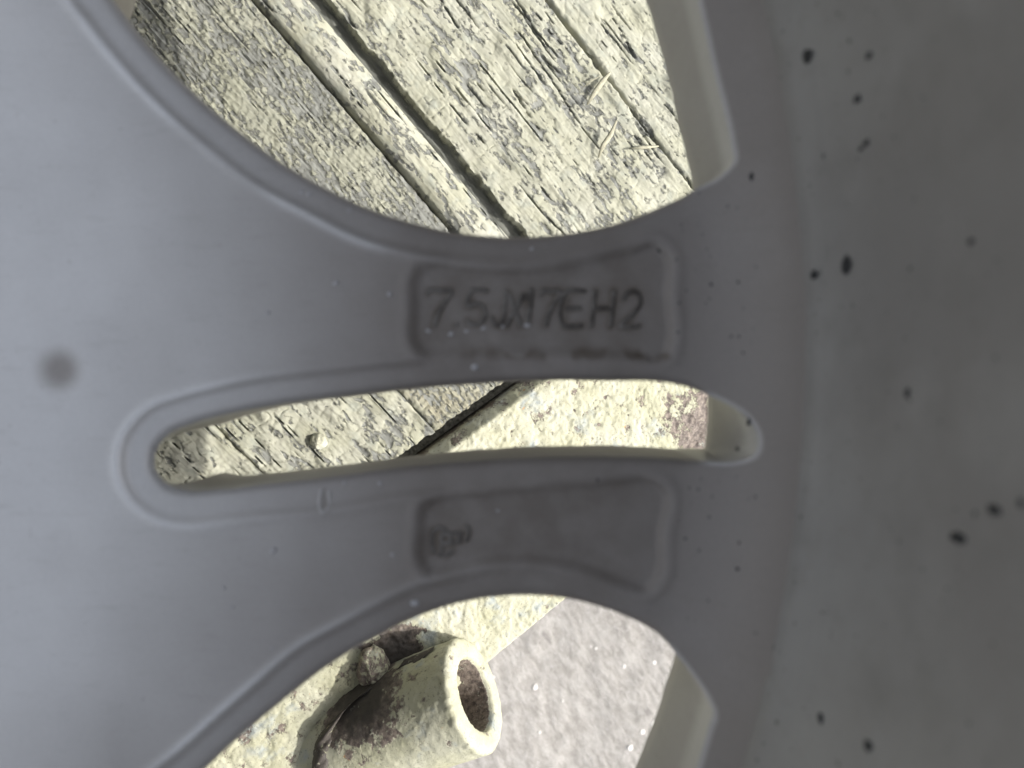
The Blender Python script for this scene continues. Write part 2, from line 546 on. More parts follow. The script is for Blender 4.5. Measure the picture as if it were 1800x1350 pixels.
# --- lettering strokes (drawn on the floor of the upper pocket)
def seg(*p): return np.array(p, float)
def glyph(ch):
    A = np.linspace
    def arcp(cx, cy, rx, ry, a0, a1, n=9):
        t = np.radians(A(a0, a1, n)); return [(cx + rx * math.cos(q), cy - ry * math.sin(q)) for q in t]
    # box: x 0..1, y 0 (top) .. 1 (bottom)
    if ch == '7': return [[(0, .10), (.10, .0), (.55, .02), (.98, 0), (.72, .40), (.50, .72), (.42, 1)]]
    if ch == '.': return [[(.3, .98), (.5, .98)]]
    if ch == '5': return [[(.9, 0), (.2, 0), (.12, .45)] + arcp(.45, .68, .45, .30, 125, -140, 11)]
    if ch == 'J': return [[(.82, 0), (.82, .7)] + arcp(.48, .72, .34, .27, 0, -170, 8)]
    if ch == 'X': return [[(0, .1), (.95, 1)], [(.95, .1), (0, 1)]]
    if ch == '1': return [[(.1, .25), (.5, 0), (.5, 1)]]
    if ch == 'E': return [[(.95, 0), (.05, 0), (.05, 1), (.95, 1)], [(.05, .5), (.8, .5)]]
    if ch == 'H': return [[(.05, 0), (.05, 1)], [(.95, 0), (.95, 1)], [(.05, .5), (.95, .5)]]
    if ch == '2': return [arcp(.48, .30, .42, .29, 165, -20, 9) + [(.62, .64), (.05, 1), (.98, 1)]]
text = [('7', 748, 42), ('.', 800, 12), ('5', 818, 40), ('J', 862, 30), ('X', 893, 27), ('1', 922, 16), ('7', 949, 33),
        ('E', 994, 35), ('H', 1042, 38), ('2', 1094, 36)]
strokes = []
for ch, x, w in text:
    for st in glyph(ch):
        strokes.append(np.array([(x + p[0] * w - (p[1] - .5) * 6, 509 + p[1] * 62 + (x - 750) * .004) for p in st]))
def densify(P, step=3):
    out = []
    for a_, b_ in zip(P[:-1], P[1:]):
        n_ = max(1, int(np.linalg.norm(b_ - a_) / step))
        out += [a_ + (b_ - a_) * t for t in np.linspace(0, 1, n_, endpoint=False)]
    out.append(P[-1]); return np.array(out)
mark_strokes = [[(762, 934), (772, 930), (785, 936)], [(760, 936), (758, 955), (761, 975)], [(770, 978), (785, 978), (796, 972)], [(775, 945), (775, 972)],
                [(790, 940), (792, 960)], [(806, 938), (808, 956)], [(820, 926), (824, 940), (819, 954)], [(776, 942), (812, 940)], [(778, 958), (808, 955)]]
stp = np.vstack([densify(s_) for s_ in strokes] + [densify(np.array(s_, float)) for s_ in mark_strokes] + [densify(np.array([(568., 868.), (568., 895.)]))])
near = (vs[:, 0] > 690) & (vs[:, 0] < 1220) & (vs[:, 1] > 440) & (vs[:, 1] < 1000) | (np.abs(vs[:, 0] - 568) < 50) & (np.abs(vs[:, 1] - 880) < 60)
dt = np.full(len(vs), 1e3); dt[near] = mindist(vs[near], stp)
gr += .62 * (1 - sst(3, 12, dt)) * (.75 + .8 * gn(vs[:, 0] * .03, vs[:, 1] * .03, 5))
# dirt settled along the lower wall of the upper pocket
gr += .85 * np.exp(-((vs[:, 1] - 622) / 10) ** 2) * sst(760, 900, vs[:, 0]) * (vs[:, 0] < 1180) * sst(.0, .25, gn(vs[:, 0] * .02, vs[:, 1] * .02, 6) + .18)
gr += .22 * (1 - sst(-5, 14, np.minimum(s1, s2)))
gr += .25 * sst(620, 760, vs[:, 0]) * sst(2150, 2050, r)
gr = np.clip(gr, 0, 1)

X = (vs[:, 0] - 900) * S; Y = (675 - vs[:, 1]) * S; Z = h * S
verts = np.stack([X, Y, Z], 1)
dust_and_shade_v = np.clip(sst(950, 1800, r + 60 * fbm(vs[:, 0] * .004, vs[:, 1] * .004, 3, 61))  # darkens outwards, the fading light on the spokes put into the colour
                - (.15 + .40 * sst(-.2, .4, gn(vs[:, 0] * .0035, vs[:, 1] * .0035, 77))) * bead(d_win + wob, 62, 7) * sst(1950, 1700, r) - .28 * bead(d_slot + wob, 56, 7) * sst(1500, 1300, r)  # paler crests round the openings paint in their highlight lines
                - .55 * (1 - sst(2, 9, dall)) * sst(2200, 2230, r) + .75 * (1 - sst(10, 52, dp)), 0, 1)  # rim edge lightened as a painted glint
T_FRONT = -0.0235
# walls and front face
nv = len(vs)
imap = {}
tree = {tuple(np.round(p, 3)): i for i, p in enumerate(vs)}
vlist = [verts]; faces = F.tolist(); glist = [gr]; dlist = [dust_and_shade_v]
front_polys = []
cur = nv
sharp_edges = []
def find(p):
    k = tuple(np.round(p, 3))
    if k in tree: return tree[k]
    return int(np.argmin((vs[:, 0] - p[0]) ** 2 + (vs[:, 1] - p[1]) ** 2))
front_idx = []
fpts = []
for li, (kind, k, P) in enumerate(loops):
    idx = [find(p) for p in P]
    n = len(idx)
    Q = P.copy()
    nrm = out_normals(P)
    local = rotp(P, -k)
    nl = rotp(P + nrm, -k) - local
    und = np.zeros(n)
    if kind == 'slot':
        und = 135 * sst(430, 268, local[:, 0]) * sst(.35, 1.0, -nl[:, 0])
    if kind == 'big':
        und = 150 * sst(900, 200, local[:, 0]) * (local[:, 1] > VC) * np.clip(-nl[:, 0] + .2, 0, 1) + 4
        und = np.where(r[idx] > 2200, 0, und)
    Q = P + nrm * und[:, None]
    if kind == 'slot':            # behind its outer end the slot opens to the full rim wall
        w_ = sst(1150, 1245, local[:, 0]) * sst(800, 770, local[:, 1])
        vv = local[:, 1] - 45 * sst(1100, 1245, local[:, 0]) * sst(790, 700, local[:, 1])
        uu = UC + np.sqrt(2284.0 ** 2 - (vv - VC) ** 2)
        LQ = rotp(Q, -k)
        wu = sst(1225, 1262, local[:, 0])
        LQ = np.stack([LQ[:, 0] * (1 - wu) + uu * wu, np.where(local[:, 1] < 790, vv, LQ[:, 1])], 1) if True else LQ
        Q = rotp(LQ, k)
    levels = [.06, .14, .3, .55, .8, .96]
    prev = idx
    for lv in levels + [1.0]:
        zz = verts[idx, 2] * (1 - lv) + T_FRONT * lv
        e = lv
        pp = P * (1 - e) + Q * e
        n1 = np.stack([(pp[:, 0] - 900) * S, (675 - pp[:, 1]) * S, zz], 1)
        if kind in ('slot', 'big'):
            jit = 1.2e-4 * gn(pp[:, 0] * .02, pp[:, 1] * .02 + lv * 3, 21)
            n1[:, 0] += nrm[:, 0] * jit; n1[:, 1] -= nrm[:, 1] * jit
        if lv == 1.0:
            n1[:, 0] += nrm[:, 0] * 6 * S; n1[:, 1] -= nrm[:, 1] * 6 * S
        vlist.append(n1); glist.append(np.zeros(n)); dlist.append(np.maximum(dust_and_shade_v[idx], min(.72, lv * 3)))
        ids = list(range(cur, cur + n)); cur += n
        ccw = signed_area(P) > 0
        for i in range(n):
            j = (i + 1) % n
            q = [prev[i], prev[j], ids[j], ids[i]]
            faces.append(q if ccw else q[::-1])
        prev = ids
    fpts.append((pp + nrm * 6, prev))
# front face
cf = 0
fp = np.vstack([p for p, _ in fpts] + [ring])
fid = sum([list(i_) for _, i_ in fpts], [])
rid = list(range(cur, cur + len(ring)))
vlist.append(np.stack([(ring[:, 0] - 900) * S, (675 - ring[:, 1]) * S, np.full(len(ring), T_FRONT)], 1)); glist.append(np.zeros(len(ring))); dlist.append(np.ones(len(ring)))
fid += rid
edges = []; i0 = 0
for p, _ in fpts + [(ring, None)]:
    n = len(p); edges += [(i0 + i, i0 + (i + 1) % n) for i in range(n)]; i0 += n
v2, e2, f2, ov2, _, _ = delaunay_2d_cdt([Vector(p) for p in (fp * .001).tolist()], edges, [], 0, 1e-7)
if len(v2) == len(fp):
    v2a = np.array([(p[0], p[1]) for p in v2]) * 1000
    F2 = np.array([f for f in f2 if len(f) == 3])
    cen = v2a[F2].mean(1); bad = np.zeros(len(F2), bool)
    for p, _ in fpts: bad |= inside(p, cen)
    F2 = F2[~bad]
    mp = np.array([fid[o[0]] if o else 0 for o in ov2])
    a = v2a[F2[:, 0]]; b = v2a[F2[:, 1]]; c = v2a[F2[:, 2]]
    ar = (b[:, 0] - a[:, 0]) * (c[:, 1] - a[:, 1]) - (b[:, 1] - a[:, 1]) * (c[:, 0] - a[:, 0])
    F2[ar < 0] = F2[ar < 0][:, ::-1]
    faces += mp[F2].tolist()
else:
    print('front face vertex mismatch', len(v2), len(fp))

WC = ((UC - 900) * S, (675 - VC) * S, 0.0)
wheel = empty('alloy_wheel', (WC[0], WC[1], T_FRONT), 'back of a grey alloy wheel with twin spokes and dark specks, above the painted bench', 'wheel')
disc = mesh_obj('spoke_disc', np.vstack(vlist), faces, M_WHEEL, wheel, attrs={'grime': np.concatenate(glist), 'dust_and_shade': np.concatenate(dlist)}, sharp=60)

# barrel: closed lathe profile (radius, z) in metres
RD = R_OUT * S
zd = 116 * S
prof_in = [(RD - .0002, zd - .0004), (RD + .0008, zd + .0020), (RD + .0016, zd + .0045), (RD + .0024, zd + .008), (RD + .0034, .0235),
           (RD + .0046, .034), (RD + .0052, .046), (RD + .0056, .060), (RD + .0066, .066), (RD + .0100, .080), (RD + .0150, .094), (RD + .0170, .104),
           (RD + .0175, .132), (RD + .0230, .137), (RD + .0265, .141), (RD + .0270, .146)]
prof_out = [(RD + .0305, .146), (RD + .0310, .139), (RD + .0275, .134), (RD + .0220, .131), (RD + .0218, .104), (RD + .0195, .090), (RD + .0140, .076), (RD + .0105, .063),
            (RD + .0098, .030), (RD + .0100, .004), (RD + .0150, -.008), (RD + .0218, -.012), (RD + .0218, -.028), (RD + .0290, -.031), (RD + .0315, -.036), (RD + .0310, -.041),
            (RD + .0270, -.042), (RD + .0180, -.036), (RD + .0080, -.029), (RD - .0012, T_FRONT - .0008), (RD - .0016, T_FRONT + .0009), (RD + .0012, T_FRONT + .0020), (RD + .0012, .0)]
prof = prof_in + prof_out
NA = 720
pa = np.linspace(0, 2 * np.pi, NA, endpoint=False)
pv = []
pr = np.array(prof)
# refine the profile
pq = []
for i in range(len(pr)):
    a_, b_ = pr[i], pr[(i + 1) % len(pr)]
    n_ = max(1, int(np.linalg.norm(b_ - a_) / .003))
    pq += [a_ + (b_ - a_) * t for t in np.linspace(0, 1, n_, endpoint=False)]
pr = np.array(pq)
wv = 1 + 0 * pa
bx = WC[0] + pr[None, :, 0] * np.cos(pa)[:, None]
by = WC[1] + pr[None, :, 0] * np.sin(pa)[:, None]
bz = np.repeat(pr[None, :, 1], NA, 0)
bv = np.stack([bx.ravel(), by.ravel(), bz.ravel()], 1)
m_ = len(pr)
I, J = np.meshgrid(np.arange(NA), np.arange(m_), indexing='ij')
bf = np.stack([(I * m_ + J).ravel(), (((I + 1) % NA) * m_ + J).ravel(), (((I + 1) % NA) * m_ + (J + 1) % m_).ravel(), (I * m_ + (J + 1) % m_).ravel()], 1)
barrel = mesh_obj('rim_barrel', bv, bf, M_BARREL, wheel, sharp=50)

# sampling the disc surface height at a photo pixel
def zat(px, py):
    i = np.argmin((vs[:, 0] - px) ** 2 + (vs[:, 1] - py) ** 2)
    return float(Z[i]), i
def cast_point(px, py):
    """where the camera ray through a photo pixel meets the wheel's disc or barrel"""
    dx, dy = (px - 900) / FPX, (675 - py) / FPX
    q = np.array([px, py], float)
    if px < 1330:
        for _ in range(6):
            z, i = zat(*q); k_ = (H - z) / H
            q = np.array([900 + (px - 900) * k_, 675 + (py - 675) * k_])
        z, i = zat(*q)
        return Vector(((q[0] - 900) * S, (675 - q[1]) * S, z)), Vector((0, 0, 1))
    lo = None
    for t in np.linspace(.005, H, 4000):
        p = (dx * t, dy * t, H - t)
        rr_ = math.hypot(p[0] - WC[0], p[1] - WC[1])
        rin = np.interp(p[2], [q_[1] for q_ in prof_in], [q_[0] for q_ in prof_in])
        if rr_ >= rin:
            nrm_ = Vector((WC[0] - p[0], WC[1] - p[1], 0)).normalized()
            return Vector(p), nrm_
    return Vector((dx * H, dy * H, 0)), Vector((0, 0, 1))

# raised strokes as half round ridges, one mesh
def ridges(name, strokes_, rad, mat, parent, lift=0.0, step=3.0, flat=.8, dust_and_shade_f=.8):
    Vv = []; Ff = []
    for s_ in strokes_:
        P = catmull(s_, False, step) if len(s_) > 2 else densify(np.array(s_, float), step)
        t = np.gradient(P, axis=0); t /= np.linalg.norm(t, axis=1)[:, None] + 1e-9
        nr = np.stack([-t[:, 1], t[:, 0]], 1)
        K = 7; n = len(P)
        ext0 = P[0] - t[0] * rad * .7; ext1 = P[-1] + t[-1] * rad * .7
        P = np.vstack([ext0, P, ext1]); nr = np.vstack([nr[:1], nr, nr[-1:]])
        n = len(P); b0 = len(Vv)
        for i in range(n):
            z0_, _ = zat(*P[i])
            e = .25 if i in (0, n - 1) else 1 - .12 * random.random()
            for j in range(K):
                a_ = math.pi * j / (K - 1)
                q = P[i] + nr[i] * rad * math.cos(a_) * e
                Vv.append(((q[0] - 900) * S, (675 - q[1]) * S, z0_ + (math.sin(a_) * rad * flat * e - 1.5 + lift) * S))
        for i in range(n - 1):
            for j in range(K - 1):
                Ff.append((b0 + i * K + j, b0 + i * K + j + 1, b0 + (i + 1) * K + j + 1, b0 + (i + 1) * K + j))
        Ff.append(tuple(b0 + j for j in range(K))[::-1]); Ff.append(tuple(b0 + (n - 1) * K + j for j in range(K)))
    return mesh_obj(name, Vv, Ff, mat, parent, attrs={'dust_and_shade': [dust_and_shade_f] * len(Vv)})
M_LET = NT('cast_lettering_lacquer')
_v = M_LET.coord()
M_LET.base(M_LET.mix(M_LET.ramp(M_LET.noise(_v, 420, 4, .6), .36, .62), (.14, .13, .12, 1), (.05, .043, .037, 1)))
M_LET.rough(.5); M_LET.b.inputs['Metallic'].default_value = .2
lettering = ridges('cast_lettering', strokes, 5.2, M_LET.m, wheel, flat=.75)
lettering['label'] = 'raised dirty size marking 7.5JX17EH2'
mark = ridges('cast_mark', mark_strokes, 5.0, M_LET.m, wheel, flat=.7, dust_and_shade_f=.8)
pin = ridges('cast_pin_mark', [[(562, 862), (561, 893), (567, 901), (574, 897), (576, 864)]], 4.0, M_WHEEL, wheel, flat=1.0, dust_and_shade_f=.55)

def blob(name, p, nrm, a_, b_, hgt, mat, parent, ang=0, n=12, rough_=.25):
    z = nrm.normalized(); x = Vector((0, 1, 0)).cross(z) if abs(z.y) < .9 else Vector((1, 0, 0))
    x.normalize(); y = z.cross(x)
    Mx = Matrix(((x.x, y.x, z.x, p.x), (x.y, y.y, z.y, p.y), (x.z, y.z, z.z, p.z), (0, 0, 0, 1)))
    Vv = [(0, 0, hgt)]; Ff = []
    for ri, (rr_, hh) in enumerate(((.5, .85), (.85, .4), (1.0, -.3))):
        for k in range(n):
            t = 2 * math.pi * k / n
            j = 1 + random.uniform(-rough_, rough_) * (ri > 0)
            cx, cy = math.cos(t) * a_ * rr_ * j, math.sin(t) * b_ * rr_ * j
            Vv.append((cx * math.cos(ang) - cy * math.sin(ang), cx * math.sin(ang) + cy * math.cos(ang), hgt * hh))
    for k in range(n): Ff.append((0, 1 + k, 1 + (k + 1) % n))
    for q in range(2):
        for k in range(n):
            a1 = 1 + q * n + k; a2 = 1 + q * n + (k + 1) % n
            Ff.append((a1, a1 + n, a2 + n, a2))
    return mesh_obj(name, Vv, Ff, mat, parent, M=Mx)

specks = [(1417, 100, 10, 13, 0), (1527, 98, 6, 6, 0), (1506, 175, 7, 7, 0), (1522, 252, 6, 6, 0), (1513, 262, 4, 4, 0), (1323, 310, 6, 8, 0), (1361, 303, 4, 5, .4), (1390, 390, 6, 7, 0),
          (1430, 484, 8, 9, 0), (1486, 468, 9, 17, .25), (1381, 430, 4, 5, 0), (1390, 466, 4, 6, 0), (1747, 897, 10, 10, 0), (1683, 945, 13, 10, 0),
          (1351, 1133, 6, 6, 0), (1352, 875, 3.5, 8, .4), (1442, 1262, 6, 9, -.4), (1525, 1310, 7, 10, 0), (1160, 436, 4, 9, .5),
          (1318, 739, 4, 5, 0), (1315, 745, 3, 3, 0), (1296, 789, 3.5, 4, 0), (1250, 500, 3, 3, 0), (1050, 843, 3, 3, 0), (1707, 425 , 5, 6, 0), (1595, 690, 4, 9, 0), (1795, 885, 5, 9, 0)]
for (px, py, a_, b_, an) in specks:
    p, nr = cast_point(px, py)
    dist = H - p.z
    sc = dist / FPX
    on_barrel = px >= 1330
    blob('tar_speck', p, nr, a_ * sc * (2.0 if on_barrel else 1.0), b_ * sc, .00025, M_TAR, wheel, an)
nibs = [(470, 550, 5), (590, 498, 5), (685, 517, 6), (393, 1033, 4), (408, 1067, 4), (690, 975, 4), (875, 898, 3.5), (935, 437, 4), (530, 338, 5), (543, 341, 4), (614, 370, 4), (753, 582, 4), (793, 587, 5),
        (820, 582, 4), (850, 577, 4), (884, 574, 4), (927, 572, 5), (480, 968, 7), (478, 1139, 4), (729, 1060, 8), (835, 645, 9), (605, 848, 4), (668, 850, 4)]
for (px, py, a_) in nibs:
    p, nr = cast_point(px, py)
    blob('lacquer_nib', p, nr, a_ * S * random.uniform(.8, 1.5), a_ * S * .8, a_ * .55 * S, M_NIB, wheel, random.uniform(-.6, .6), 10, .15)
# fine dust on barrel and spokes: uncountable
Vv = []; Ff = []
for i in range(420):
    px = random.gauss(1330, 190); py = random.uniform(0, 1350)
    if px < 1185 or px > 1790: continue
    if px < 1330 and (py < 330 or 660 < py < 830 or py > 1130): continue
    dx, dy = (px - 900) / FPX, (675 - py) / FPX
    p, nr = cast_point(px, py)
    rs = abs(random.gauss(0, 1.1)) * S + .8 * S
    x = Vector((0, 1, 0)).cross(nr).normalized(); y = nr.cross(x)
    b0 = len(Vv)
    for q in range(5):
        t = q * 1.2566
        Vv.append(tuple(p + x * rs * math.cos(t) + y * rs * math.sin(t) * random.uniform(.7, 1.3) + nr * .00002))
    Vv.append(tuple(p + nr * .00012))
    for q in range(5): Ff.append((b0 + q, b0 + (q + 1) % 5, b0 + 5))
dust_and_shade = mesh_obj('brake_dust', Vv, Ff, M_TAR, wheel); dust_and_shade['kind'] = 'stuff'

# ------------------------------------------------------------------ bench
K_ = -math.tan(TILT)
def bray(px, py, lift=0.0):
    dx, dy = (px - 900) / FPX, (675 - py) / FPX
    t = (H - Z0 - lift / math.cos(TILT)) / (1 + K_ * dx)
    return Vector((dx * t, dy * t, H - t))
ex = Vector((math.cos(TILT), 0, -math.sin(TILT))); ey = Vector((0, 1, 0)); en = Vector((math.sin(TILT), 0, math.cos(TILT)))
O = Vector((0, 0, Z0))
def loc(px, py, lift=0.0):
    p = bray(px, py, lift) - O
    return np.array([p.dot(ex), p.dot(ey)])
dirA = loc(890, 410) - loc(545, 0); dirA /= np.linalg.norm(dirA)       # along the boards, to the lower right
dirB = np.array([-dirA[1], dirA[0]])                                   # across, to the upper right
def AB(px, py):
    q = loc(px, py); return float(q @ dirA), float(q @ dirB)
def frame(da, db, off=0.0):
    a3 = ex * da[0] + ey * da[1]; b3 = ex * db[0] + ey * db[1]
    o = O + en * off
    return Matrix(((a3.x, b3.x, en.x, o.x), (a3.y, b3.y, en.y, o.y), (a3.z, b3.z, en.z, o.z), (0, 0, 0, 1)))
MB = frame(dirA, dirB)
# key lines
b_L1 = AB(600, 185)[1]; b_g0 = AB(715, 205)[1]; b_g1 = AB(748, 205)[1]; b_L2 = AB(1045, 112)[1]
e1 = np.array(AB(712, 797)); e2 = np.array(AB(880, 676))
def a_end(b): return e1[0] + (b - e1[1]) * (e2[0] - e1[0]) / (e2[1] - e1[1])
W = abs(AB(776, 770)[1] - b_L1)
print('board lines', b_L1, b_g0, b_g1, b_L2, W, e1, e2)
bench = empty('painted_bench', tuple(O), 'weathered cream painted plank bench end with a steel bar and tube, flaking and grey', 'bench')

def spacing(lo, hi, f0, f1, fine, coarse):
    out = [lo]
    while out[-1] < hi:
        x = out[-1]
        st = fine if f0 <= x <= f1 else coarse
        nx = x + st
        if x < f0 < nx: nx = f0
        out.append(min(nx, hi))
    return np.array(out)

def plank(name, b0, b1, seed, cover, style='rough', tongue=0.0, fine=True, tan=False, level=0.0, a_lo=-.42, a_hi=None, label=None, film0=0.1, film1=0.4):
    A_FINE0 = -.178
    aend = a_end((b0 + b1) / 2)
    fa = .00042; fb = .00040
    bs = spacing(b0, b1, b0 if fine else 9, b1, fb, .004)
    tl = spacing(a_lo, aend, A_FINE0 if fine else 9, 9, fa, .01)
    Am = tl[:, None] + 0 * bs[None, :]
    Bm = bs[None, :] + 0 * tl[:, None]
    end = a_end(Bm) + .0013 * fbm(Bm * 260, Bm * 0 + seed, 4, 46)
    if a_hi is None:
        wgt = np.clip((Am - A_FINE0) / (aend - A_FINE0), 0, 1)
        Am = Am + (end - aend) * wgt
    mm = 1000.0
    a, b = Am * mm, Bm * mm
    # grain
    wa = a + 3 * gn(a / 25, b / 12, seed + 1); wb = b + 1.2 * gn(a / 40, b / 9, seed + 2)
    g1 = gn(wa / 34, wb / 1.25, seed + 3)
    g2 = gn(wa / 15, wb / .65, seed + 4)
    g3 = gn(wa / 60, wb / 3.6, seed + 5)
    lump = fbm(a / 6, b / 5, 4, seed + 6)
    flake = fbm(a / 7.5, b / 2.6, 4, seed + 7, .6) + .35 * fbm(a / 1.6, b / .9, 2, seed + 8)
    if style == 'comb':
        flake = .75 * fbm(a / 3.6 + b / 3, b / 1.35, 4, seed + 7, .62) + .3 * fbm(a / 9, b / 5, 2, seed + 28)
        st = (a / 2.6 + b / 6 + .6 * gn(a / 5, b / 2, seed + 12)) % 1.0
        flake = flake + .22 * (st - .5)
        hgt = .17 * g1 + .14 * g2 + .15 * lump + .25 * (1 - st) + .35 * np.exp(-(gn(wa / 22, wb / 1.7, seed + 45) / .09) ** 2)
    else:
        hgt = .17 * g1 + .12 * g2 + .50 * lump + .25 * g3 + .22 * fbm(a / 1.3, b / 1.0, 3, seed + 33)
    thr = -.02 - (cover - .5) * .9 + (.30 if style != 'bead' else .12) * gn(a / 32, b / 16, seed + 40) + .12 * gn(a / 9, b / 6, seed + 41)
    pl = sst(thr - .05, thr + .05, flake)
    hgt = hgt + .32 * pl
    # curled edges of the flakes
    rim = np.exp(-((flake - thr - .05) / .035) ** 2)
    hgt = hgt + .18 * rim
    # long checks (cracks) in the wood
    ck = np.abs(gn(wa / 75, wb / 4.2, seed + 9)); cm = 1 - sst(.012, .05, ck)
    cm = cm * sst(-.1, .25, gn(a / 30, b / 8, seed + 10)) * (.35 if style == 'comb' else 1)
    hgt = hgt - 1.3 * cm
    # across paint cracks
    ck2 = np.abs(gn(wa / 5.0, wb / 9, seed + 11)); hgt = hgt - .35 * (1 - sst(.01, .04, ck2)) * pl
    paint = .5 + (flake - thr) * 1.6 - .9 * cm
    deep = cm.copy()
    zz = hgt + .9 * sst(.1, .5, gn(a / 16, b / 11, seed + 42)) * (style == 'rough')
    # worn edges of the board
    ed = np.minimum(b - b0 * mm, b1 * mm - b) + .7 * gn(a / 3, b / 9, seed + 14)
    if style != 'bead':
        zz = zz - 1.1 * np.clip(1 - ed / 1.1, 0, 1) ** 2
        paint = paint - .25 * np.clip(1 - ed / 1.2, 0, 1)
    if style == 'bead':
        half = (b1 - b0) * mm / 2; x = (b - (b0 + b1) / 2 * mm) / half
        zz = hgt * .75 + 3.4 * np.sqrt(np.clip(1 - x ** 2 * .97, 0, 1)) - 1.8
        zz = zz - 1.5 * np.exp(-((b - b0 * mm) / .6) ** 2)
    if tongue > 0:
        tm = 1 - sst(-.35, .35, b - (b0 + tongue) * mm + .9 * fbm(a / 6, b * 0 + 1, 4, seed + 15) * 2)
        rough2 = .25 * g1 + .5 * sst(.1, .5, gn(a / 7, b / 2, seed + 16))
        zz = zz * (1 - tm) + (-4.6 + rough2) * tm
        paint = paint * (1 - tm) + (.12 + .25 * gn(a / 4, b / 3, seed + 17)) * tm
        deep = np.maximum(deep, tm * .55)
    # board end rounding
    ee = (a_end(Bm) * mm - a)
    if a_hi is None:
        zz = zz - 2.2 * np.clip(1 - (ee + .6 * gn(b / 2, a / 9, seed + 18)) / 1.5, 0, 1) ** 2
    tanv = np.zeros_like(a)
    if tan: tanv = sst(30, 12, ee) * np.clip(.5 + gn(a / 9, b / 7, seed + 19), 0, 1)
    film = np.clip(film0 + film1 * sst(.10, -.06, Am) + .35 * fbm(a / 14, b / 9, 4, seed + 30), 0, 1)
    P = np.stack([Am, Bm, zz / mm + level], 2)
    nx, ny = Am.shape
    Pv = P.reshape(-1, 3)
    Fq = grid_faces(nx, ny)
    # skirt sides and underside
    TH = .018
    border = [i * ny for i in range(nx)] + [(nx - 1) * ny + j for j in range(1, ny)] + [i * ny + ny - 1 for i in range(nx - 2, -1, -1)] + [j for j in range(ny - 2, 0, -1)]
    low = Pv[border].copy(); low[:, 2] = -TH + level
    nb_ = len(border); base_ = len(Pv)
    sk = [(border[(i + 1) % nb_], border[i], base_ + i, base_ + (i + 1) % nb_) for i in range(nb_)]
    Fl = Fq.tolist() + sk + [tuple(base_ + i for i in (0, nx - 1, nx - 1 + ny - 1, 2 * nx + ny - 3))[::-1]]
    z0_ = np.zeros(nb_)
    o = mesh_obj(name, np.vstack([Pv, low]), Fl, M_WOOD, bench, smooth=True, sharp=70,
                 attrs={'paint': np.concatenate([paint.ravel(), z0_]), 'deep': np.concatenate([deep.ravel(), z0_ + 1]), 'tan': np.concatenate([tanv.ravel(), z0_]), 'film': np.concatenate([film.ravel(), z0_])}, M=MB)
    if label: o['label'] = label
    return o

gap = .0006
plank('plank', b_L1 - W + .0001, b_L1, 3, .50, 'comb', tan=True, film0=.3, film1=.45, label='plank with combed grey grain and speckled paint left of the beading')
plank('beading', b_L1 + .0010, b_g0, 11, .64, 'bead', level=.0008, label='half round beading strip with bright paint', film0=0, film1=.3)
plank('plank', b_g0 + .0002, b_L2, 23, .72, 'rough', tongue=b_g1 - b_g0, label='plank with thick blistered cream paint right of the beading')
plank('plank', b_L2 + gap * 2.6, b_L2 + W, 37, .80, 'rough', level=-.0006)
plank('plank', b_L2 + W + gap, b_L2 + 2 * W, 47, .78, 'rough')
plank('plank', b_L1 - 2 * W + .0001, b_L1 - W - .0001, 53, .66, 'rough')
plank('plank', b_L1 - 3 * W + gap, b_L1 - 2 * W - .0001, 67, .7, 'rough')
for q in range(4, 9):
    plank('plank', b_L1 - q * W + gap, b_L1 - (q - 1) * W - .0004, 70 + q, .7, 'rough', fine=False)
for q in range(3, 5):
    plank('plank', b_L2 + (q - 1) * W + gap, b_L2 + q * W, 90 + q, .7, 'rough', fine=False)

# steel bar across the plank ends
p1 = loc(712, 797); p2 = loc(880, 676)
dC = (p2 - p1); dC /= np.linalg.norm(dC)              # along the bar, up right
dD = np.array([dC[1], -dC[0]])                        # across, to the lower right
MC = frame(dC, dD)
def CD(px, py, lift=0.0):
    q = loc(px, py, lift); return float(q @ dC), float(q @ dD)
d0 = CD(712, 797)[1]
d_edge = CD(793, 790, .004)[1]
d_out = .5 * (CD(880, 1135, .004)[1] + CD(1000, 1062, .004)[1])
c_lo, c_hi = CD(300, 1400)[0] - .25, CD(1253, 425)[0] + .22
print('bar', d0, d_edge, d_out, c_lo, c_hi)
cs = spacing(c_lo, c_hi, CD(380, 1350)[0], CD(1300, 640)[0], .0005, .01)
ds = spacing(d0 + .0042, d_out, -9, 9, .0005, .0005)
Cm = cs[:, None] + 0 * ds[None, :]; Dm = ds[None, :] + 0 * cs[:, None]
c_, d_ = Cm * 1000, Dm * 1000
x = (Dm - d0) / (d_edge - d0)
Dm = Dm + np.clip(1 - x * 2, 0, 1) * .0011 * fbm(c_ / 3.2, c_ * 0 + 1.7, 4, 47)
cham = sst(0.05, 1.0, x)
zz = -5.5 + 9.5 * np.clip(x, 0, 1) ** 1.05
zz = np.where(x > 1, 4.0, zz)
flk = fbm(c_ / 5, d_ / 5, 5, 131, .6)
zz = zz + .30 * sst(-.1, .05, flk) + .35 * fbm(c_ / 4, d_ / 4, 4, 133) + .25 * fbm(c_ / 1.1, d_ / 1.1, 2, 135)
zz = zz - 1.2 * np.clip(1 - (d_out * 1000 - d_) / 1.0, 0, 1) ** 2
paint = .80 + .9 * flk
# bare brown area near the rim, seen at the right end of the slot
cb, db = CD(1235, 745, .004)
dd = np.hypot((c_ - cb * 1000) / 1.0, (d_ - db * 1000) / 1.1)
paint = paint - .62 * sst(22, 2, dd + 6 * fbm(c_ / 4, d_ / 4, 3, 140))
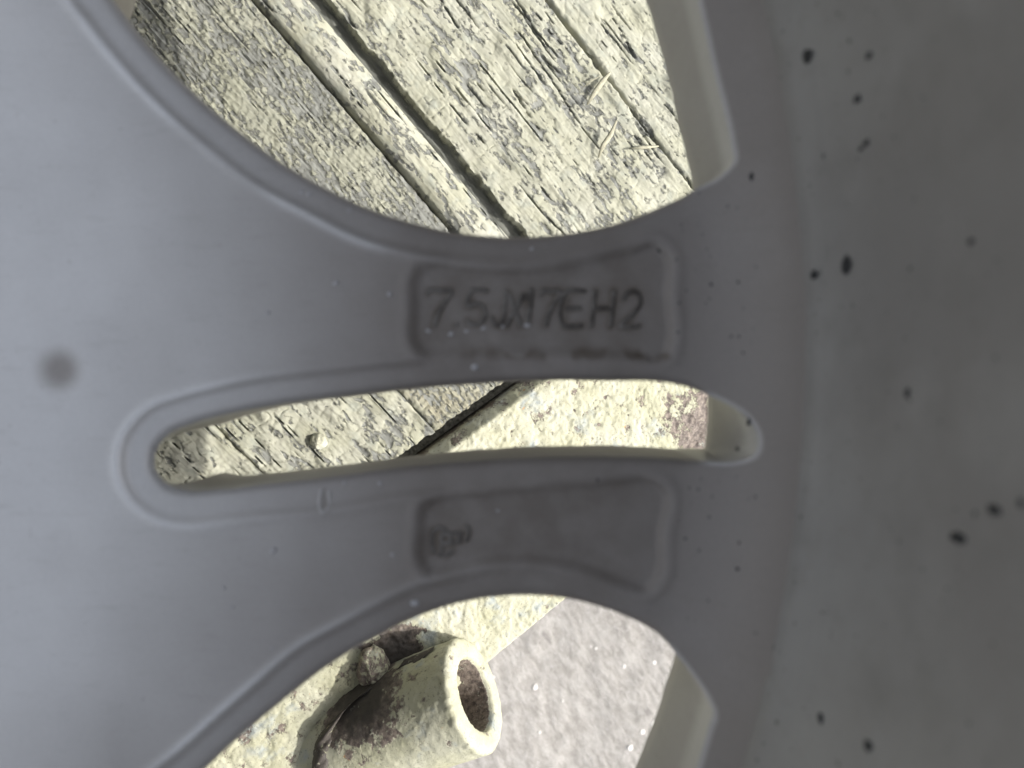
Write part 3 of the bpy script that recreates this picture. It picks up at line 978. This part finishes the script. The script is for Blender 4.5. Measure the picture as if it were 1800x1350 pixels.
# rust round the weld
cw, dw = CD(690, 1150, .004)
dd = np.hypot(c_ - cw * 1000, (d_ - dw * 1000) * 1.3)
paint = paint - 1.2 * sst(15, 5, dd + 6 * fbm(c_ / 3, d_ / 3, 3, 141))
deepb = .85 * sst(15, 5, dd + 5 * fbm(c_ / 3, d_ / 3, 3, 144)) + .5 * (1 - sst(.1, .35, x))
paint = paint - .60 * (1 - sst(.05, .65, x)) - .20 * (1 - sst(.6, 1.0, x))
paint = paint + .35 * np.exp(-(np.hypot(c_ - CD(840, 1090, .004)[0] * 1000, d_ - CD(840, 1090, .004)[1] * 1000) / 16) ** 2)
Pv = np.stack([Cm, Dm, zz / 1000], 2).reshape(-1, 3)
nx, ny = Cm.shape
border = [i * ny for i in range(nx)] + [(nx - 1) * ny + j for j in range(1, ny)] + [i * ny + ny - 1 for i in range(nx - 2, -1, -1)] + [j for j in range(ny - 2, 0, -1)]
low = Pv[border].copy(); low[:, 2] = -.017
base_ = len(Pv); nb_ = len(border)
Fl = grid_faces(nx, ny)[:, ::-1].tolist() + [(border[i], border[(i + 1) % nb_], base_ + (i + 1) % nb_, base_ + i) for i in range(nb_)]
Fl += [tuple(base_ + i for i in (0, nx - 1, nx - 1 + ny - 1, 2 * nx + ny - 3))]
mesh_obj('steel_bar', np.vstack([Pv, low]), Fl, M_STEEL, bench, attrs={'paint': np.concatenate([paint.ravel(), np.full(nb_, .1)]), 'deep': np.concatenate([np.clip(deepb, 0, 1).ravel(), np.full(nb_, .8)])}, M=MC, sharp=60)
# strip added under the plank ends to keep the crack dark
rv = [(c_, d_, z_) for c_ in (c_lo, c_hi) for d_ in (d0 + .0002, d0 + .0036) for z_ in (-.05, -.0085)]
mesh_obj('crack_shade_strip', rv, [(0, 1, 3, 2), (4, 6, 7, 5), (0, 4, 5, 1), (2, 3, 7, 6), (1, 5, 7, 3), (0, 2, 6, 4)], M_BLACK, bench, smooth=False, M=MC)

# steel tube with its open end to the right
def tube(name, c0, axis, length, ro, ri, seed, parent, open_in=True, coll=None):
    """axis points from the open end back along the tube"""
    z = axis.normalized(); x = Vector((0, 0, 1)).cross(z).normalized(); y = z.cross(x)
    Mx = Matrix(((x.x, y.x, z.x, c0.x), (x.y, y.y, z.y, c0.y), (x.z, y.z, z.z, c0.z), (0, 0, 0, 1)))
    prof = [(ri, .045)] if open_in else []
    prof = [(ri * .98, min(.045, length * .8)), (ri, .010), (ri, .002), (ri + .0006, .0004), (ri + .0018, 0), (ro - .0022, 0), (ro - .0008, .0004), (ro, .0014), (ro, length)]
    pp = []
    for a_, b_ in zip(prof[:-1], prof[1:]):
        a_ = np.array(a_); b_ = np.array(b_); n_ = max(1, int(np.linalg.norm(b_ - a_) / .0006))
        pp += [a_ + (b_ - a_) * t for t in np.linspace(0, 1, n_, endpoint=False)]
    pp.append(np.array(prof[-1])); pp.append(np.array((.0, length)))
    pp.insert(0, np.array((.0, min(.045, length * .8))))
    pp = np.array(pp); m_ = len(pp); N = 200
    th_ = np.linspace(0, 2 * np.pi, N, endpoint=False)
    T, Q = np.meshgrid(th_, np.arange(m_), indexing='ij')
    rad = pp[Q, 0]; zz_ = pp[Q, 1]
    arcl = np.concatenate([[0], np.cumsum(np.linalg.norm(np.diff(pp, axis=0), axis=1))])[Q] * 1000
    per = T * ro * 1000
    bl = np.minimum(1, np.minimum(T, 2 * np.pi - T) / .3)
    nzv = (.30 * fbm(per / 6, arcl / 6, 3, seed) + .10 * fbm(per / 1.3, arcl / 1.3, 3, seed + 1)) * bl
    nz2 = sst(0, .12, fbm(per / 3.5, arcl / 3.5, 4, seed + 2, .6)) * .12
    isring = (pp[Q, 1] < .0016) & (pp[Q, 0] > ri + .0005)
    nzv = nzv + .3 * bl * np.exp(-((pp[Q, 0] - ro) / .0012) ** 2) * sst(-.1, .4, gn(per / 3, per * 0 + 2.2, seed + 8)) * (pp[Q, 1] < .003)
    disp = (nzv + nz2) / 1000
    rad2 = np.where(rad > 1e-6, rad + np.where(pp[Q, 0] >= ro - .0005, disp, -disp * .5), 0)
    zz2 = zz_ - np.where(isring, disp * .9, 0)
    Vx = np.stack([rad2 * np.cos(T), rad2 * np.sin(T), zz2], 2).reshape(-1, 3)
    I, J = np.meshgrid(np.arange(N), np.arange(m_ - 1), indexing='ij')
    Fq = np.stack([(I * m_ + J).ravel(), (((I + 1) % N) * m_ + J).ravel(), (((I + 1) % N) * m_ + J + 1).ravel(), (I * m_ + J + 1).ravel()], 1)
    paint = .86 + .7 * fbm(per / 4, arcl / 4, 5, seed + 5, .6)
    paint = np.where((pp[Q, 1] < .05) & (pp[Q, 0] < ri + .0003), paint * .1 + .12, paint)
    wp = Vx @ np.array(Mx.to_3x3()).T + np.array(c0)
    return Mx, Vx, Fq[:, ::-1], paint.reshape(-1), wp

n_ring = Vector((math.cos(math.radians(15)) * .911, math.cos(math.radians(15)) * .41, math.sin(math.radians(15))))
dx, dy = (838 - 900) / FPX, (675 - 1219) / FPX
t_ = H - Z0 - .022
c0 = Vector((dx * t_, dy * t_, H - t_))
RO = 99 * t_ / FPX; RI = 61 * t_ / FPX
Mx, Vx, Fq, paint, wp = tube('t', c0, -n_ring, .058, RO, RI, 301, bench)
# grime where the tube meets the bar (upper left flank)
gpt = bray(625, 1225, .012)
gd = np.linalg.norm(wp - np.array(gpt), axis=1)
fn_ = fbm(wp[:, 0] * 300, wp[:, 1] * 300, 3, 311)
tdeep = .95 * sst(.017, .006, gd + .006 * fn_)
paint = paint - .80 * sst(.023, .008, gd + .006 * fbm(wp[:, 0] * 300, wp[:, 1] * 300, 3, 311))
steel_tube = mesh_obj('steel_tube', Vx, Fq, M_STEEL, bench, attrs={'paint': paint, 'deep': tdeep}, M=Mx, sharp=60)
steel_tube['label'] = 'thick walled steel tube, open end to the right'
c1 = c0 - n_ring * .0592
Mx, Vx, Fq, paint, wp = tube('t', c1, -n_ring, .060, RO * .985, RI, 331, bench)
mesh_obj('steel_tube', Vx, Fq, M_STEEL, bench, attrs={'paint': paint + .1}, M=Mx, sharp=60)

def lump(name, p, rad, seed, mat, parent, sq=(1, 1, 1), paintv=.35):
    Vv = []; Ff = []; n1_, n2_ = 28, 18
    for i in range(n2_ + 1):
        ph = math.pi * i / n2_
        for j in range(n1_):
            t = 2 * math.pi * j / n1_
            d = np.array((math.sin(ph) * math.cos(t), math.sin(ph) * math.sin(t), math.cos(ph)))
            k = 1 + .45 * float(fbm(np.array(d[0] * 1.6 + 5), np.array(d[1] * 1.6 + d[2] * 1.3), 3, seed))
            Vv.append(tuple(d * rad * k * np.array(sq)))
    for i in range(n2_):
        for j in range(n1_):
            Ff.append((i * n1_ + j, (i + 1) * n1_ + j, (i + 1) * n1_ + (j + 1) % n1_, i * n1_ + (j + 1) % n1_))
    return mesh_obj(name, Vv, Ff, mat, parent, attrs={'paint': [paintv + .2 * random.uniform(-1, 1) for _ in Vv]}, M=Matrix.Translation(p))
lump('weld_bead', bray(655, 1172, .0055), .0050, 401, M_STEEL, bench, (1.0, 1.3, .9), .42)
# weld seam running along the joint between tube and bar
wp_ = catmull(np.array([(748, 1150), (728, 1162), (700, 1172), (672, 1196), (640, 1215), (612, 1238), (590, 1262), (574, 1290), (567, 1330), (565, 1400)], float), False, 3)
Vv = []; Ff = []; pv_ = []
for i, (px, py) in enumerate(wp_):
    p = bray(px, py, .0075 + .006 * max(0, (px - 680) / 90))
    for j in range(12):
        a_ = 2 * math.pi * j / 12
        rr_ = .0030 * (1 + .6 * float(fbm(np.array(i * .12 + 1.3 * math.cos(a_)), np.array(1.3 * math.sin(a_) + i * .03), 3, 431)) + .35 * float(gn(np.array(i * .11), np.array(3.3), 5)))
        Vv.append((p.x + math.cos(a_) * rr_ * 1.1, p.y + math.cos(a_) * rr_ * .9, p.z + math.sin(a_) * rr_))
        pv_.append(.10 + .5 * float(gn(np.array(i * .13), np.array(j * .4), 9)))
for i in range(len(wp_) - 1):
    for j in range(12): Ff.append((i * 12 + j, i * 12 + (j + 1) % 12, (i + 1) * 12 + (j + 1) % 12, (i + 1) * 12 + j))
mesh_obj('weld_seam', Vv, Ff, M_STEEL, bench, attrs={'paint': pv_, 'deep': [.85] * len(pv_)})
# round bump on the planks seen through the slot
lump('paint_blister', bray(560, 776, .001), .0026, 451, M_WOOD, bench, (1, 1, .8), .95)

# ------------------------------------------------------------------ straws lying on the planks
def straw(pts, wid, label):
    P = [bray(p[0], p[1], p[2]) for p in pts]
    Vv = []; Ff = []
    K = 6; n = len(P)
    for i, p in enumerate(P):
        t = (P[min(i + 1, n - 1)] - P[max(i - 1, 0)]).normalized()
        s_ = t.cross(en).normalized(); u_ = s_.cross(t)
        w_ = wid * (1 if 0 < i < n - 1 else .35)
        for j in range(K):
            a_ = 2 * math.pi * j / K
            Vv.append(tuple(p + s_ * math.cos(a_) * w_ + u_ * math.sin(a_) * w_ * .45 - P[0]))
    for i in range(n - 1):
        for j in range(K):
            Ff.append((i * K + j, i * K + (j + 1) % K, (i + 1) * K + (j + 1) % K, (i + 1) * K + j))
    Ff.append(tuple(range(K))[::-1]); Ff.append(tuple((n - 1) * K + j for j in range(K)))
    o = mesh_obj('dry_straw', Vv, Ff, M_STRAW, None, M=Matrix.Translation(P[0]))
    tag(o, label, 'straw', 'bits of dry straw on the planks')
straw([(1073, 127, .0035), (1060, 142, .003), (1046, 162, .0025), (1032, 184, .002)], .00095, 'broad bit of dry straw sticking out of the crack between two planks')
straw([(1054, 134, .0028), (1040, 142, .0025), (1022, 156, .002)], .00028, 'thinnest hair-like bit of straw beside the plank crack')
straw([(1084, 212, .005), (1074, 236, .004), (1060, 256, .003), (1052, 277, .002)], .0009, 'dark curved bit of straw lying across the plank, middle of the three larger ones')
straw([(1106, 261, .002), (1130, 259, .0024), (1158, 257, .0022)], .0007, 'pale bit of straw lying level in the photo near the rim')

# ------------------------------------------------------------------ ground far below
GZ = -.52 + 0.0
def gpoint(x, y, z=0.0): return x, y, z
n = 140
xs = np.concatenate([[-80, -20], np.linspace(-4, -.35, 12), np.linspace(-.3, .5, n), np.linspace(.55, 4, 12), [20, 80]])
ys = np.concatenate([[-80, -20], np.linspace(-4, -.75, 12), np.linspace(-.7, .2, n), np.linspace(.25, 4, 12), [20, 80]])
Xg, Yg = np.meshgrid(xs, ys, indexing='ij')
Zg = .0030 * fbm(Xg * 60, Yg * 60, 4, 501) + .006 * fbm(Xg * 9, Yg * 9, 3, 502)
MG = WORLD.inverted() @ Matrix.Identity(4)
ground = mesh_obj('ground', np.stack([Xg, Yg, Zg], 2).reshape(-1, 3), grid_faces(len(xs), len(ys)), M_ASPH, None, M=MG)
ground['kind'] = 'structure'
ground['label'] = 'pinkish grey sunlit asphalt below the bench'
Vv = []; Ff = []
rs_ = random.Random(5)
for i in range(150):
    x_ = rs_.uniform(-.1, .35); y_ = rs_.uniform(-.6, .0)
    rr_ = abs(rs_.gauss(0, .0009)) + .0009
    if rs_.random() < .02: rr_ = .003
    z_ = float(.0030 * fbm(np.array(x_ * 60), np.array(y_ * 60), 4, 501) + .006 * fbm(np.array(x_ * 9), np.array(y_ * 9), 3, 502))
    b0 = len(Vv); an = rs_.uniform(0, 3)
    for q in range(6):
        t = q * math.pi / 3 + an; j = rs_.uniform(.7, 1.2)
        Vv.append((x_ + rr_ * math.cos(t) * j, y_ + rr_ * math.sin(t) * j, z_ - .0005))
    for q in range(6):
        t = q * math.pi / 3 + an; j = rs_.uniform(.6, .8)
        Vv.append((x_ + rr_ * math.cos(t) * j, y_ + rr_ * math.sin(t) * j, z_ + rr_ * .3))
    for q in range(6): Ff.append((b0 + q, b0 + (q + 1) % 6, b0 + 6 + (q + 1) % 6, b0 + 6 + q))
    Ff.append(tuple(b0 + 6 + q for q in range(6)))
peb = mesh_obj('asphalt_pebbles', Vv, Ff, M_PEB, None, smooth=False, M=MG)
peb['kind'] = 'stuff'; peb['label'] = 'pale pebbles set in the worn asphalt'

# move everything from the wheel frame to the world
for o in THINGS:
    o.matrix_basis = WORLD @ o.matrix_basis
